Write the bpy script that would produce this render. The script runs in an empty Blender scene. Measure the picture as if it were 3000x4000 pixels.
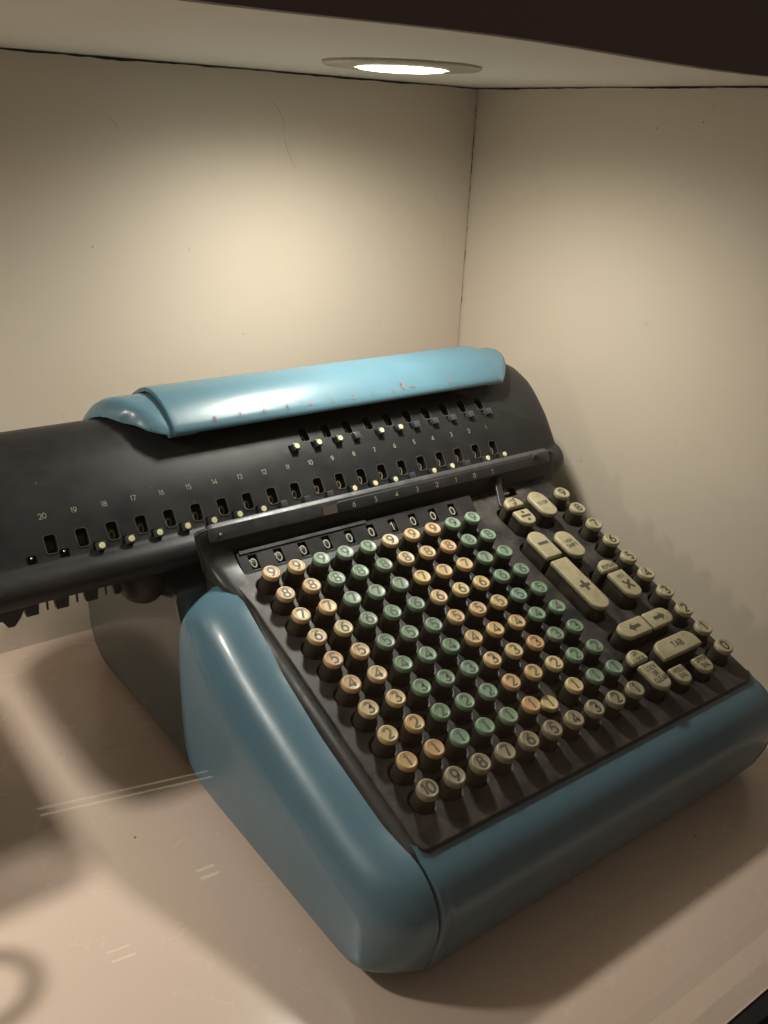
import bpy, bmesh, math, random
from mathutils import Matrix, Vector
random.seed(7)
MM = 0.001
sc = bpy.context.scene
COL = sc.collection
Z0 = 100.0                       # machine datum above the shelf, mm
TH = math.radians(20.11)         # slope of the keyboard
PSI = math.radians(-0.5445)      # machine turned a touch against its case

# ------------------------------------------------------------------ camera
cam = bpy.data.cameras.new('camera'); camo = bpy.data.objects.new('camera', cam); COL.objects.link(camo)
CR = ((0.79839754, -0.60055475, 0.04353571),(-0.19939445, -0.33191923, -0.92199321),(0.56815774, 0.72743633, -0.38475079))
right, down, fwd = [Vector(r) for r in CR]
m = Matrix((right, -down, -fwd)).transposed().to_4x4()
m.translation = Vector((-246.0519, -290.0507, 319.8971 + Z0)) * MM
camo.matrix_world = m
cam.sensor_fit = 'VERTICAL'; cam.sensor_height = 36.0; cam.lens = 36.0 * 3579.274 / 4000.0
cam.clip_start = 0.01; cam.clip_end = 50
sc.camera = camo
sc.render.resolution_x = 768; sc.render.resolution_y = 1024

# ------------------------------------------------------------------ world, exposure
w = bpy.data.worlds.new('World'); sc.world = w; w.use_nodes = True
bg = w.node_tree.nodes['Background']
bg.inputs[0].default_value = (0.56, 0.48, 0.41, 1); bg.inputs[1].default_value = 0.15
sc.view_settings.view_transform = 'Standard'; sc.view_settings.look = 'None'
sc.view_settings.exposure = 0.0; sc.view_settings.gamma = 1.0

# ------------------------------------------------------------------ helpers
def room(x, y, z):               # room coordinates (mm, z from the shelf top) -> world metres
    c, s = math.cos(PSI), math.sin(PSI)
    return Vector((x*c - y*s, x*s + y*c, z)) * MM
def mach(x, y, z):               # machine coordinates (mm, z from the datum) -> world metres
    return Vector((x, y, z + Z0)) * MM
BR = Matrix.Rotation(TH, 4, 'X')
def board(x, s, h):              # matrix of a frame lying on the keyboard slope
    p = BR @ Vector((x, s, h))
    return Matrix.Translation(mach(p.x, p.y, p.z)) @ BR
WM = {}
def link(o, parent=None, M=None):
    COL.objects.link(o)
    M = M or Matrix.Identity(4)
    WM[o.name] = M.copy()
    if parent is not None:
        o.parent = parent
        o.matrix_basis = WM[parent.name].inverted() @ M
    else:
        o.matrix_basis = M
    return o
def tag(o, label=None, cat=None, group=None, kind=None):
    if label: o['label'] = label
    if cat: o['category'] = cat
    if group: o['group'] = group
    if kind: o['kind'] = kind
    return o
def empty(name, M): 
    o = bpy.data.objects.new(name, None); o.empty_display_size = 0.02
    return link(o, None, M)
def finish(me, mat, smooth=True, angle=35):
    if mat: me.materials.append(mat)
    if smooth:
        for p in me.polygons: p.use_smooth = True
        me.set_sharp_from_angle(angle=math.radians(angle))
    return me
def mesh(name, V, F, mat, smooth=True, angle=35, mm=True):
    me = bpy.data.meshes.new(name)
    me.from_pydata([Vector(v)*(MM if mm else 1) for v in V], [], F)
    bm = bmesh.new(); bm.from_mesh(me); bmesh.ops.recalc_face_normals(bm, faces=bm.faces[:]); bm.to_mesh(me); bm.free()
    return finish(me, mat, smooth, angle)
def obj(name, me, parent=None, M=None, label=None):
    o = bpy.data.objects.new(name, me); link(o, parent, M)
    if label: o['label'] = label
    return o
def loft(rings, closed=True, cap0=True, cap1=True):
    V, F = [], []; n = len(rings[0])
    for r in rings: V += [tuple(p) for p in r]
    for k in range(len(rings)-1):
        for i in range(n if closed else n-1):
            j = (i+1) % n
            F.append((k*n+i, k*n+j, (k+1)*n+j, (k+1)*n+i))
    if cap0: F.append(tuple(range(n)))
    if cap1: F.append(tuple((len(rings)-1)*n+i for i in range(n)))
    return V, F
def lathe(prof, n=28, cap0=False, cap1=True, ell=1.0):
    rings = [[(r*math.cos(2*math.pi*i/n), r*ell*math.sin(2*math.pi*i/n), z) for i in range(n)] for r, z in prof]
    return loft(rings, True, cap0, cap1)
def boxvf(x0, x1, y0, y1, z0, z1):
    V = [(x, y, z) for z in (z0, z1) for x, y in ((x0,y0),(x1,y0),(x1,y1),(x0,y1))]
    F = [(0,3,2,1),(4,5,6,7),(0,1,5,4),(1,2,6,5),(2,3,7,6),(3,0,4,7)]
    return V, F
def bevbox(name, x0, x1, y0, y1, z0, z1, mat, b=0.8, seg=2):
    V, F = boxvf(x0, x1, y0, y1, z0, z1)
    me = bpy.data.meshes.new(name); me.from_pydata([Vector(v)*MM for v in V], [], F)
    bm = bmesh.new(); bm.from_mesh(me); bmesh.ops.recalc_face_normals(bm, faces=bm.faces[:])
    bmesh.ops.bevel(bm, geom=bm.edges[:], offset=b*MM, segments=seg, profile=0.5, affect='EDGES')
    bm.to_mesh(me); bm.free()
    return finish(me, mat, True, 40)
def join(parts):
    V, F = [], []
    for v, f in parts:
        o = len(V); V += list(v); F += [tuple(i+o for i in q) for q in f]
    return V, F
def roundpoly(pts, n=6):
    """pts: (x, y, r) corners counter clockwise -> smooth outline"""
    out = []; N = len(pts)
    for i in range(N):
        x, y, r = pts[i]
        if r <= 0: out.append((x, y)); continue
        p = Vector((x, y)); a = (Vector(pts[i-1][:2]) - p).normalized(); b = (Vector(pts[(i+1) % N][:2]) - p).normalized()
        ang = a.angle(b); d = r/math.tan(ang/2)
        c = p + (a+b).normalized() * (r/math.sin(ang/2))
        s = p + a*d - c; e = p + b*d - c
        a0 = math.atan2(s.y, s.x); a1 = math.atan2(e.y, e.x); da = (a1-a0+math.pi) % (2*math.pi) - math.pi
        for k in range(n+1):
            t = a0 + da*k/n; out.append((c.x + r*math.cos(t), c.y + r*math.sin(t)))
    return out
def curve_plate(name, outlines, mat, thick, bevel=0.5):
    """flat sheet in x-y with holes; top face at z=0"""
    cu = bpy.data.curves.new(name, 'CURVE'); cu.dimensions = '2D'; cu.fill_mode = 'BOTH'
    cu.extrude = (thick/2 - bevel)*MM; cu.bevel_depth = bevel*MM; cu.bevel_resolution = 1; cu.offset = -bevel*MM
    for ol in outlines:
        sp = cu.splines.new('POLY'); sp.points.add(len(ol)-1); sp.use_cyclic_u = True
        for i, (x, y) in enumerate(ol): sp.points[i].co = (x*MM, y*MM, 0, 1)
    o = bpy.data.objects.new(name, cu); COL.objects.link(o)
    bpy.context.view_layer.update()
    dg = bpy.context.evaluated_depsgraph_get()
    me = bpy.data.meshes.new_from_object(o.evaluated_get(dg))
    bpy.data.objects.remove(o)
    me.transform(Matrix.Translation((0, 0, -thick/2*MM)))
    me.materials.clear()
    return finish(me, mat, True, 30)
def boolean(me, cut):
    o = bpy.data.objects.new('work', me); c = bpy.data.objects.new('cut', cut)
    COL.objects.link(o); COL.objects.link(c)
    md = o.modifiers.new('b', 'BOOLEAN'); md.object = c; md.operation = 'DIFFERENCE'; md.solver = 'EXACT'
    bpy.context.view_layer.update()
    r = bpy.data.meshes.new_from_object(o.evaluated_get(bpy.context.evaluated_depsgraph_get()))
    bpy.data.objects.remove(o); bpy.data.objects.remove(c)
    return r

# ------------------------------------------------------------------ materials
def mat_new(name):
    m = bpy.data.materials.new(name); m.use_nodes = True
    nt = m.node_tree; b = nt.nodes['Principled BSDF']
    return m, nt, b
def N(nt, t, **k):
    n = nt.nodes.new(t)
    for a, v in k.items(): setattr(n, a, v)
    return n
def noise(nt, scale, detail=4, rough=0.55, vec=None, dist=0):
    n = N(nt, 'ShaderNodeTexNoise'); n.inputs['Scale'].default_value = scale
    n.inputs['Detail'].default_value = detail; n.inputs['Roughness'].default_value = rough; n.inputs['Distortion'].default_value = dist
    if vec is not None: nt.links.new(vec, n.inputs['Vector'])
    return n.outputs['Fac']
def ramp(nt, fac, stops):
    r = N(nt, 'ShaderNodeValToRGB')
    el = r.color_ramp.elements
    while len(el) < len(stops): el.new(0.5)
    for e, (p, c) in zip(el, stops): e.position = p; e.color = (*c, 1) if len(c) == 3 else c
    nt.links.new(fac, r.inputs[0]); return r.outputs[0]
def g3(v): return (v, v, v)
def mix(nt, fac, a, b, mode='MIX'):
    n = N(nt, 'ShaderNodeMix', data_type='RGBA', blend_type=mode)
    for s, v in ((n.inputs[0], fac), (n.inputs[6], a), (n.inputs[7], b)):
        if isinstance(v, (int, float)): s.default_value = v
        elif isinstance(v, tuple): s.default_value = (*v, 1)
        else: nt.links.new(v, s)
    return n.outputs[2]
def bump(nt, b, h, strength, dist):
    n = N(nt, 'ShaderNodeBump'); n.inputs['Strength'].default_value = strength; n.inputs['Distance'].default_value = dist
    nt.links.new(h, n.inputs['Height']); nt.links.new(n.outputs[0], b.inputs['Normal'])
def objco(nt): return N(nt, 'ShaderNodeTexCoord').outputs['Object']
def geopos(nt): return N(nt, 'ShaderNodeNewGeometry').outputs['Position']

def paint_blue(name, base, rough, coat):
    m, nt, b = mat_new(name); co = geopos(nt)
    f = noise(nt, 14, 5, .6, co)
    c = mix(nt, ramp(nt, f, [(.3, g3(0)), (.75, g3(1))]), base, tuple(v*0.86 for v in base))
    sp = ramp(nt, noise(nt, 420, 2, .5, co), [(.74, g3(0)), (.78, g3(1))])
    chip = ramp(nt, noise(nt, 60, 6, .7, co, .6), [(.715, g3(0)), (.728, g3(1))])
    c = mix(nt, mulf(nt, sp, .35), c, (.45, .45, .42)); c = mix(nt, mulf(nt, chip, .8), c, (.10, .09, .08))
    nt.links.new(c, b.inputs['Base Color'])
    r = ramp(nt, noise(nt, 30, 6, .7, co), [(.3, g3(rough)), (.8, g3(rough + .12))])
    nt.links.new(r, b.inputs['Roughness'])
    b.inputs['Coat Weight'].default_value = coat; b.inputs['Coat Roughness'].default_value = .12
    bump(nt, b, noise(nt, 190, 3, .6, co), .10, .0006)
    return m
def mulf(nt, s, k):
    n = N(nt, 'ShaderNodeMath', operation='MULTIPLY'); nt.links.new(s, n.inputs[0]); n.inputs[1].default_value = k
    return n.outputs[0]
def paint_black(name, base, dust, amount, rough=.38, scale=26, bumpk=.12):
    m, nt, b = mat_new(name); co = geopos(nt)
    f = noise(nt, scale, 7, .68, co, .3)
    c = mix(nt, mulf(nt, ramp(nt, f, [(.42, g3(0)), (.72, g3(1))]), amount), base, dust)
    sp = ramp(nt, noise(nt, 520, 2, .5, co), [(.73, g3(0)), (.77, g3(1))])
    c = mix(nt, mulf(nt, sp, .45), c, (.22, .20, .17))
    nt.links.new(c, b.inputs['Base Color'])
    r = ramp(nt, f, [(.3, g3(rough)), (.75, g3(min(1, rough + .22)))])
    nt.links.new(r, b.inputs['Roughness'])
    b.inputs['Specular IOR Level'].default_value = .36
    bump(nt, b, noise(nt, 900, 2, .5, co), bumpk, .0003)
    return m
M_BLUE = paint_blue('blue_enamel', (.086, .174, .232), .29, .2)
M_BLUETOP = paint_blue('blue_cover_enamel', (.086, .176, .226), .31, .12)
M_REAR = paint_blue('shaded_blue_enamel', (.026, .072, .085), .18, .25)  # same blue paint, its colour darkened for the shade under the carriage
M_CARR = paint_black('carriage_black', (.0135, .0135, .0145), (.030, .028, .027), .45, .36, 26, .03)
M_PLATE = paint_black('plate_black', (.0145, .0145, .016), (.115, .095, .076), .75, .42, 34, .2)
M_CASE = paint_black('casing_black', (.020, .020, .0215), (.05, .047, .043), .5, .32, 40, .12)
M_RIMHL = paint_black('highlight_window_rim', (.06, .058, .055), (.14, .13, .115), .6, .28, 90)  # rim colour lightened to paint in the highlight along the window edges
M_DARK = paint_black('well_black', (.008, .007, .006), (.02, .017, .014), .5, .6)
M_SKIRT = paint_black('key_skirt', (.022, .019, .013), (.07, .054, .031), .6, .42, 60)
M_RAIL = paint_black('worn_rail_metal', (.065, .065, .07), (.11, .108, .105), .8, .32, 90)
M_RAIL.node_tree.nodes['Principled BSDF'].inputs['Metallic'].default_value = .25
def plastic(name, base, stain, rough=.33, k=.5, objcol=False):
    m, nt, b = mat_new(name); co = geopos(nt)
    src = base
    if objcol: src = N(nt, 'ShaderNodeObjectInfo').outputs['Color']
    f = noise(nt, 130, 6, .7, co, .8)
    c = mix(nt, mulf(nt, ramp(nt, f, [(.46, g3(0)), (.70, g3(1))]), k), src, stain)
    g = noise(nt, 48, 4, .6, co)
    c = mix(nt, mulf(nt, ramp(nt, g, [(.35, g3(0)), (.7, g3(1))]), .25), c, stain, 'MULTIPLY')
    nt.links.new(c, b.inputs['Base Color'])
    nt.links.new(ramp(nt, f, [(.3, g3(rough)), (.8, g3(rough+.2))]), b.inputs['Roughness'])
    b.inputs['Subsurface Weight'].default_value = .0
    bump(nt, b, noise(nt, 350, 3, .6, co), .15, .0002)
    return m
M_CAP = plastic('key_cap_plastic', (.7, .6, .4), (.40, .22, .09), .34, .42, True)
M_GREEN = plastic('green_key_plastic', (.19, .31, .215), (.10, .17, .10), .34, .35, True)
M_TAN = plastic('function_key_plastic', (.40, .35, .22), (.20, .15, .085), .34, .40)
M_OLIVE = plastic('row_key_plastic', (.29, .25, .16), (.15, .11, .06), .34, .40)
M_DOT = plastic('cream_dot', (.80, .74, .42), (.5, .4, .15), .4, .3)
def flat(name, col, rough=.6, metal=0):
    m, nt, b = mat_new(name); co = geopos(nt)
    f = noise(nt, 300, 3, .6, co)
    c = mix(nt, ramp(nt, f, [(.3, g3(0)), (.75, g3(1))]), col, tuple(v*.75 for v in col))
    nt.links.new(c, b.inputs['Base Color']); b.inputs['Roughness'].default_value = rough; b.inputs['Metallic'].default_value = metal
    return m
M_INK = flat('engraved_ink', (.15, .128, .092)); M_INKG = flat('faded_ink', (.085, .09, .072))
M_INKD = flat('dark_ink', (.07, .058, .043))
M_WHITE = flat('cream_lettering', (.42, .38, .28)); M_DIAL = flat('dial_numeral', (.40, .37, .28)); M_DIALB = flat('aged_dial_numeral', (.36, .28, .14))
M_RED = flat('red_lettering', (.34, .13, .12)); M_DRED = flat('dark_red_lettering', (.20, .07, .06))
M_WHEEL = flat('dial_wheel_black', (.012, .012, .012), .45)
M_STEEL = flat('worn_steel', (.35, .33, .30), .3, .9)
M_RUBBER = flat('rubber', (.015, .014, .013), .8)
def wallmat(name, base, stain, rough, mark=.25, coat=0):
    m, nt, b = mat_new(name); co = geopos(nt)
    big = noise(nt, 3.2, 3, .5, co); fine = noise(nt, 46, 6, .65, co, .5)
    c = mix(nt, mulf(nt, ramp(nt, big, [(.35, g3(0)), (.75, g3(1))]), .28), base, stain)
    c = mix(nt, mulf(nt, ramp(nt, fine, [(.66, g3(0)), (.74, g3(1))]), mark), c, tuple(v*.55 for v in stain))
    sp = ramp(nt, noise(nt, 150, 2, .5, co), [(.775, g3(0)), (.79, g3(1))])
    c = mix(nt, mulf(nt, sp, mark*2.0), c, (.16, .10, .06))
    nt.links.new(c, b.inputs['Base Color'])
    nt.links.new(ramp(nt, fine, [(.3, g3(rough)), (.8, g3(rough+.12))]), b.inputs['Roughness'])
    b.inputs['Coat Weight'].default_value = coat; b.inputs['Coat Roughness'].default_value = .15
    bump(nt, b, noise(nt, 22, 3, .5, co), .03, .002)
    return m
M_WALL = wallmat('cream_laminate', (.665, .57, .465), (.60, .50, .395), .42, .30)
M_SHELF = wallmat('beige_shelf', (.655, .505, .415), (.58, .44, .35), .2, .12, .15)
M_CEIL = wallmat('white_ceiling_board', (.80, .765, .69), (.70, .66, .58), .6, .15)
M_BROWN = wallmat('brown_board', (.20, .142, .118), (.16, .112, .09), .55, .05)
M_GAP = flat('dark_gap', (.01, .008, .006), .9)
M_RIM = flat('downlight_rim', (.52, .47, .38), .35)

# ------------------------------------------------------------------ room
def roombox(name, x0, x1, y0, y1, z0, z1, mat, smooth=False):
    V, F = boxvf(x0, x1, y0, y1, z0, z1)
    me = mesh(name, [room(*v) for v in V], F, mat, smooth, mm=False)
    return obj(name, me)
WY, WX, CZ = 422.7, 392.2, 460.2          # back wall, right wall, ceiling height above the shelf
XL, YF = -900.0, -138.0
def wavy_wall(name, along, c, t, a0, a1, h, mat):
    """wall slab whose top edge is uneven; along='x' or 'y'"""
    n = int((a1-a0)/6); V = []; F = []
    zs = [h + random.uniform(-.5, .35) + .6*math.sin(i*.31)*math.sin(i*.13) for i in range(n+1)]
    for i in range(n+1):
        a = a0 + (a1-a0)*i/n
        for (d, z) in ((0, 0), (0, zs[i]), (t, zs[i]), (t, 0)):
            V.append(room(a, c+d, z) if along == 'x' else room(c+d, a, z))
    F += [tuple(k+4*i for k in (0, 1, 5, 4)) for i in range(n)] + [tuple(k+4*i for k in (1, 2, 6, 5)) for i in range(n)]
    F += [tuple(k+4*i for k in (2, 3, 7, 6)) for i in range(n)] + [tuple(k+4*i for k in (3, 0, 4, 7)) for i in range(n)]
    F += [(0, 1, 2, 3), tuple(4*n+k for k in (0, 1, 2, 3))]
    return tag(obj(name, mesh(name, V, F, mat, False, mm=False)), kind='structure')
shelf = tag(roombox('shelf', XL, WX+30, YF, WY+30, -18, 0, M_SHELF), kind='structure')
trim = tag(roombox('shelf_edge', XL, WX+30, YF-9, YF-.4, -60, -1.0, M_GAP), kind='structure')
wavy_wall('back_wall', 'x', WY, 12, XL, WX-1.1, CZ-1.5, M_WALL)
wavy_wall('right_wall', 'y', WX, 12, YF, WY+14, CZ-1.3, M_WALL)
tag(roombox('left_wall', XL-12, XL, YF, WY, 0, CZ-1, M_WALL), kind='structure')
tag(roombox('wall_backing', XL, WX+60, WY+16, WY+24, 1, CZ+10, M_GAP), kind='structure')
tag(roombox('wall_backing', WX+16, WX+24, YF, WY+15, 1, CZ+10, M_GAP), kind='structure')
LAMPS = [(161, 239), (-370, 239)]
tag(roombox('ceiling', XL, WX+40, YF+12.5, WY+30, CZ, CZ+12, M_CEIL), kind='structure')
# header board over the opening, its lower edge a little uneven
n = 120; V = []; F = []
for i in range(n+1):
    x = XL + (WX+200-XL)*i/n; z = 437.3 + .55*math.sin(i*.23)+.35*math.sin(i*.61)
    for y, zz in ((YF-1, z), (YF-1, 620), (YF-4, 620), (YF-4, z)): V.append(room(x, y, zz))
for i in range(n):
    for a, b2 in ((0, 1), (1, 2), (2, 3), (3, 0)): F.append((4*i+a, 4*i+b2, 4*i+4+b2, 4*i+4+a))
F += [(0, 1, 2, 3), tuple(4*n+k for k in range(4))]
tag(obj('header_board', mesh('header_board', V, F, M_BROWN, False, mm=False)), kind='structure')

# glass front
m, nt, b = mat_new('case_glass'); nt.nodes.remove(b)
out = nt.nodes['Material Output']; lw = N(nt, 'ShaderNodeLayerWeight'); lw.inputs['Blend'].default_value = .5
pw = N(nt, 'ShaderNodeMath', operation='POWER'); nt.links.new(lw.outputs['Facing'], pw.inputs[0]); pw.inputs[1].default_value = 5
ma = N(nt, 'ShaderNodeMath', operation='MULTIPLY_ADD'); nt.links.new(pw.outputs[0], ma.inputs[0]); ma.inputs[1].default_value = .957; ma.inputs[2].default_value = .043
tr = N(nt, 'ShaderNodeBsdfTransparent'); tr.inputs[0].default_value = (.97, .985, .975, 1)
gl = N(nt, 'ShaderNodeBsdfGlossy'); gl.inputs['Roughness'].default_value = .0
mx = N(nt, 'ShaderNodeMixShader'); nt.links.new(ma.outputs[0], mx.inputs[0]); nt.links.new(tr.outputs[0], mx.inputs[1]); nt.links.new(gl.outputs[0], mx.inputs[2])
nt.links.new(mx.outputs[0], out.inputs[0]); M_GLASS = m
gp = roombox('glass_pane', XL, WX+28, YF+.5, YF+11.5, .3, 490, M_GLASS)
tag(gp, 'clear glass front of the display case between shelf edge and brown board', 'glass pane')

# downlights
m, nt, b = mat_new('lamp_diffuser'); b.inputs['Base Color'].default_value = (.9, .9, .85, 1)
b.inputs['Emission Color'].default_value = (1, .97, .80, 1); b.inputs['Emission Strength'].default_value = 14
M_EMIT = m
for k, (lx, ly) in enumerate(LAMPS):
    if k: continue
    M = Matrix.Translation(room(lx, ly, CZ))
    root = empty('downlight', M)
    tag(root, 'round recessed downlight glowing in the ceiling of the case', 'downlight')
    V, F = lathe([(52.5, -.3), (52.5, -1.6), (51, -2.6), (47, -3.0), (36, -3.0), (31.5, -3.2), (30, -1.5)], 72, False, False)
    obj('rim', mesh('rim', V, F, M_RIM, True, 50), root, M)
    V, F = lathe([(29.4, -1.6), (28, -3.9), (22, -4.5), (.5, -4.6)], 56, False, True)
    obj('diffuser', mesh('diffuser', V, F, M_EMIT), root, M)
for k, (lx, ly) in enumerate(LAMPS):
    L = bpy.data.lights.new('lamp', 'SPOT'); L.energy = (8.5, 9.8)[k]; L.color = (1, .95, .86)
    L.spot_size = math.radians(170); L.spot_blend = 1.0; L.shadow_soft_size = .024
    o = bpy.data.objects.new('lamp', L); COL.objects.link(o); o.location = room(lx, ly, CZ-10)

# ------------------------------------------------------------------ stroke lettering
def arc(cx, cy, rx, ry, a0, a1, n=14):
    return [(cx+rx*math.cos(math.radians(a0+(a1-a0)*i/n)), cy+ry*math.sin(math.radians(a0+(a1-a0)*i/n))) for i in range(n+1)]
GL = {
 '0': (.62, [arc(.31, .5, .31, .5, 0, 345, 22)+['c']]),
 '1': (.30, [[(.02, .80), (.2, 1), (.2, 0)]]),
 '2': (.60, [arc(.3, .70, .28, .30, 165, -28, 12)+[(.03, 0), (.62, 0)]]),
 '3': (.58, [arc(.27, .745, .25, .255, 150, -75, 12)+arc(.27, .27, .30, .27, 75, -150, 14)]),
 '4': (.66, [[(.47, 0), (.47, 1), (.0, .28), (.66, .28)]]),
 '5': (.58, [[(.55, 1), (.14, 1), (.09, .56)]+arc(.27, .32, .30, .32, 118, -140, 14)]),
 '6': (.62, [[(.52, 1), (.30, .88), (.10, .62)]+arc(.31, .31, .29, .31, 160, 500, 22)]),
 '7': (.60, [[(0, 1), (.6, 1), (.22, 0)]]),
 '8': (.60, [arc(.30, .76, .23, .24, 270, 615, 18)+['c'], arc(.30, .27, .29, .27, 90, 435, 20)+['c']]),
 '9': (.62, [[(.10, 0), (.32, .12), (.52, .38)]+arc(.31, .69, .29, .31, -20, 320, 22)]),
 'A': (.62, [[(0, 0), (.31, 1), (.62, 0)], [(.12, .33), (.50, .33)]]),
 'B': (.56, [[(0, 0), (0, 1), (.28, 1)]+arc(.28, .76, .22, .24, 90, -90, 8)+arc(.28, .26, .27, .26, 90, -90, 8)+[(0, 0), 'c'], [(.0, .52), (.28, .52)]]),
 'C': (.56, [arc(.32, .5, .31, .5, 50, 310, 16)]),
 'D': (.58, [[(0, 0), (0, 1), (.2, 1)]+arc(.22, .5, .34, .5, 90, -90, 12)+['c']]),
 'E': (.48, [[(.48, 1), (0, 1), (0, 0), (.48, 0)], [(0, .52), (.42, .52)]]),
 'F': (.48, [[(.48, 1), (0, 1), (0, 0)], [(0, .52), (.42, .52)]]),
 'G': (.60, [arc(.32, .5, .31, .5, 50, 330, 16)+[(.6, .46), (.36, .46)]]),
 'H': (.56, [[(0, 0), (0, 1)], [(.56, 0), (.56, 1)], [(0, .5), (.56, .5)]]),
 'I': (.10, [[(.05, 0), (.05, 1)]]),
 'K': (.56, [[(0, 0), (0, 1)], [(.54, 1), (.05, .45)], [(.18, .58), (.56, 0)]]),
 'L': (.46, [[(0, 1), (0, 0), (.46, 0)]]),
 'M': (.70, [[(0, 0), (.02, 1), (.35, .25), (.68, 1), (.7, 0)]]),
 'N': (.58, [[(0, 0), (0, 1), (.58, 0), (.58, 1)]]),
 'O': (.62, [arc(.31, .5, .31, .5, 0, 345, 22)+['c']]),
 'P': (.54, [[(0, 0), (0, 1), (.28, 1)]+arc(.28, .74, .25, .26, 90, -90, 8)+[(0, .48)]]),
 'R': (.56, [[(0, 0), (0, 1), (.28, 1)]+arc(.28, .74, .25, .26, 90, -90, 8)+[(0, .48)], [(.26, .48), (.56, 0)]]),
 'S': (.54, [arc(.27, .745, .25, .255, 40, 260, 12)+arc(.27, .26, .27, .26, 80, -145, 14)]),
 'T': (.56, [[(0, 1), (.56, 1)], [(.28, 1), (.28, 0)]]),
 'U': (.56, [[(0, 1), (0, .28)]+arc(.28, .28, .28, .28, 180, 360, 12)+[(.56, 1)]]),
 ' ': (.35, []),
 '+': (.9, [[(0, .5), (.9, .5)], [(.45, .0), (.45, 1)]]),
 '-': (.9, [[(0, .5), (.9, .5)]]),
 'x': (.8, [[(0, .05), (.8, .95)], [(0, .95), (.8, .05)]]),
 '/': (.9, [[(0, .5), (.9, .5)]]),
}
def ribbon(pts, wd, z, V, F):
    closed = pts and pts[-1] == 'c'
    P = [Vector(p) for p in pts if p != 'c']; n = len(P); o = len(V)
    for i in range(n):
        a = P[i-1] if (i > 0 or closed) else None; c = P[(i+1) % n] if (i < n-1 or closed) else None
        d1 = (P[i]-a).normalized() if a is not None and (P[i]-a).length > 1e-9 else None
        d2 = (c-P[i]).normalized() if c is not None and (c-P[i]).length > 1e-9 else None
        if d1 is None: d1 = d2
        if d2 is None: d2 = d1
        n1 = Vector((-d1.y, d1.x)); n2 = Vector((-d2.y, d2.x)); nn = (n1+n2)
        nn = nn.normalized() if nn.length > 1e-6 else n1
        k = 1/max(.45, nn.dot(n1)); q = nn*(wd/2*k)
        V.append((P[i].x+q.x, P[i].y+q.y, z)); V.append((P[i].x-q.x, P[i].y-q.y, z))
    for i in range(n if closed else n-1):
        j = (i+1) % n; F.append((o+2*i, o+2*j, o+2*j+1, o+2*i+1))
def text_mesh(txt, h, wd, mat, gap=.22, cx=True):
    """lines centred on the origin; h = letter height mm, wd = stroke mm"""
    V, F = [], []; lines = txt.split('\n'); lh = h*1.5; z = 0
    y = (len(lines)-1)*lh/2 - h/2
    for ln in lines:
        W = sum(GL[c][0]*h + gap*h for c in ln) - gap*h; x = -W/2
        for c in ln:
            wc, strokes = GL[c]
            for st in strokes:
                ribbon([('c' if p == 'c' else (x+p[0]*h, y+p[1]*h)) for p in st], wd, z, V, F); z += .012
            x += (wc+gap)*h
        y -= lh
    return mesh('lettering', V, F, mat, False)
def poly_mesh(polys, mat):
    V, F = [], []; z = 0
    for p in polys:
        o = len(V); V += [(x, y, z) for x, y in p]; F.append(tuple(range(o, o+len(p)))); z += .012
    return mesh('lettering', V, F, mat, False)

# ------------------------------------------------------------------ the calculator
P = 19.05; RP = 19.13
calc = empty('calculator', Matrix.Translation(mach(151, 170, -Z0)))
tag(calc, 'old blue and black mechanical desk calculator with rows of green and cream number keys', 'calculator')
I4 = Matrix.Translation(mach(0, 0, 0))        # machine frame

# ---- fascia and side shells
FRONT = [(-13, -19.5), (-17, -22.5), (-21, -25), (-25.5, -27.3), (-30, -30.8), (-34, -35.2), (-37, -40.5), (-38.9, -46.5), (-39.5, -53), (-38.9, -60),
         (-37, -69), (-34.2, -78), (-31.5, -86), (-29, -92), (-26, -93)]
def slope(s, h): return (s*math.cos(TH) - h*math.sin(TH), s*math.sin(TH) + h*math.cos(TH))
ring = lambda x, pr: [(x, y, z) for y, z in pr]
back = [(-20, -91), (-8, -24)]
xs = [-.6, 0, .8] + [4.2, 5.4, 6.4] + [10+ (296-10)*i/24 for i in range(25)] + [301, 302.2, 303]
rings = []
for i, x in enumerate(xs):
    e = {0: 1.4, 1: .5, 2: .1}.get(i, {len(xs)-1: 1.4, len(xs)-2: .5, len(xs)-3: .1}.get(i, 0))
    if 2 <= i <= 3: e = -1.0
    if i == 4: e = -.55
    pr = [(y + e*.9, z + e*.2) for y, z in FRONT] + back
    rings.append(ring(x, pr))
V, F = loft(rings)
obj('front_fascia', mesh('front_fascia', V, F, M_BLUE, True, 40), calc, I4)
def resample(pts, step):
    out = []
    for a, b2 in zip(pts, pts[1:]):
        d = math.dist(a, b2); k = max(1, int(d/step))
        out += [(a[0]+(b2[0]-a[0])*i/k, a[1]+(b2[1]-a[1])*i/k) for i in range(k)]
    return out
def smoothpoly(pts, it=2, closed=True):
    for _ in range(it):
        n = len(pts)
        pts = [((pts[i-1][0]+2*pts[i][0]+pts[(i+1) % n][0])/4, (pts[i-1][1]+2*pts[i][1]+pts[(i+1) % n][1])/4) for i in range(n)]
    return pts
def even(pts, n):
    L = [0]
    for i in range(len(pts)): L.append(L[-1] + math.dist(pts[i], pts[(i+1) % len(pts)]))
    out = []; j = 0
    for k in range(n):
        d = L[-1]*k/n
        while L[j+1] < d: j += 1
        t = (d-L[j])/max(1e-9, L[j+1]-L[j]); p = pts[j]; q = pts[(j+1) % len(pts)]
        out.append((p[0]+(q[0]-p[0])*t, p[1]+(q[1]-p[1])*t))
    return out
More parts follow.
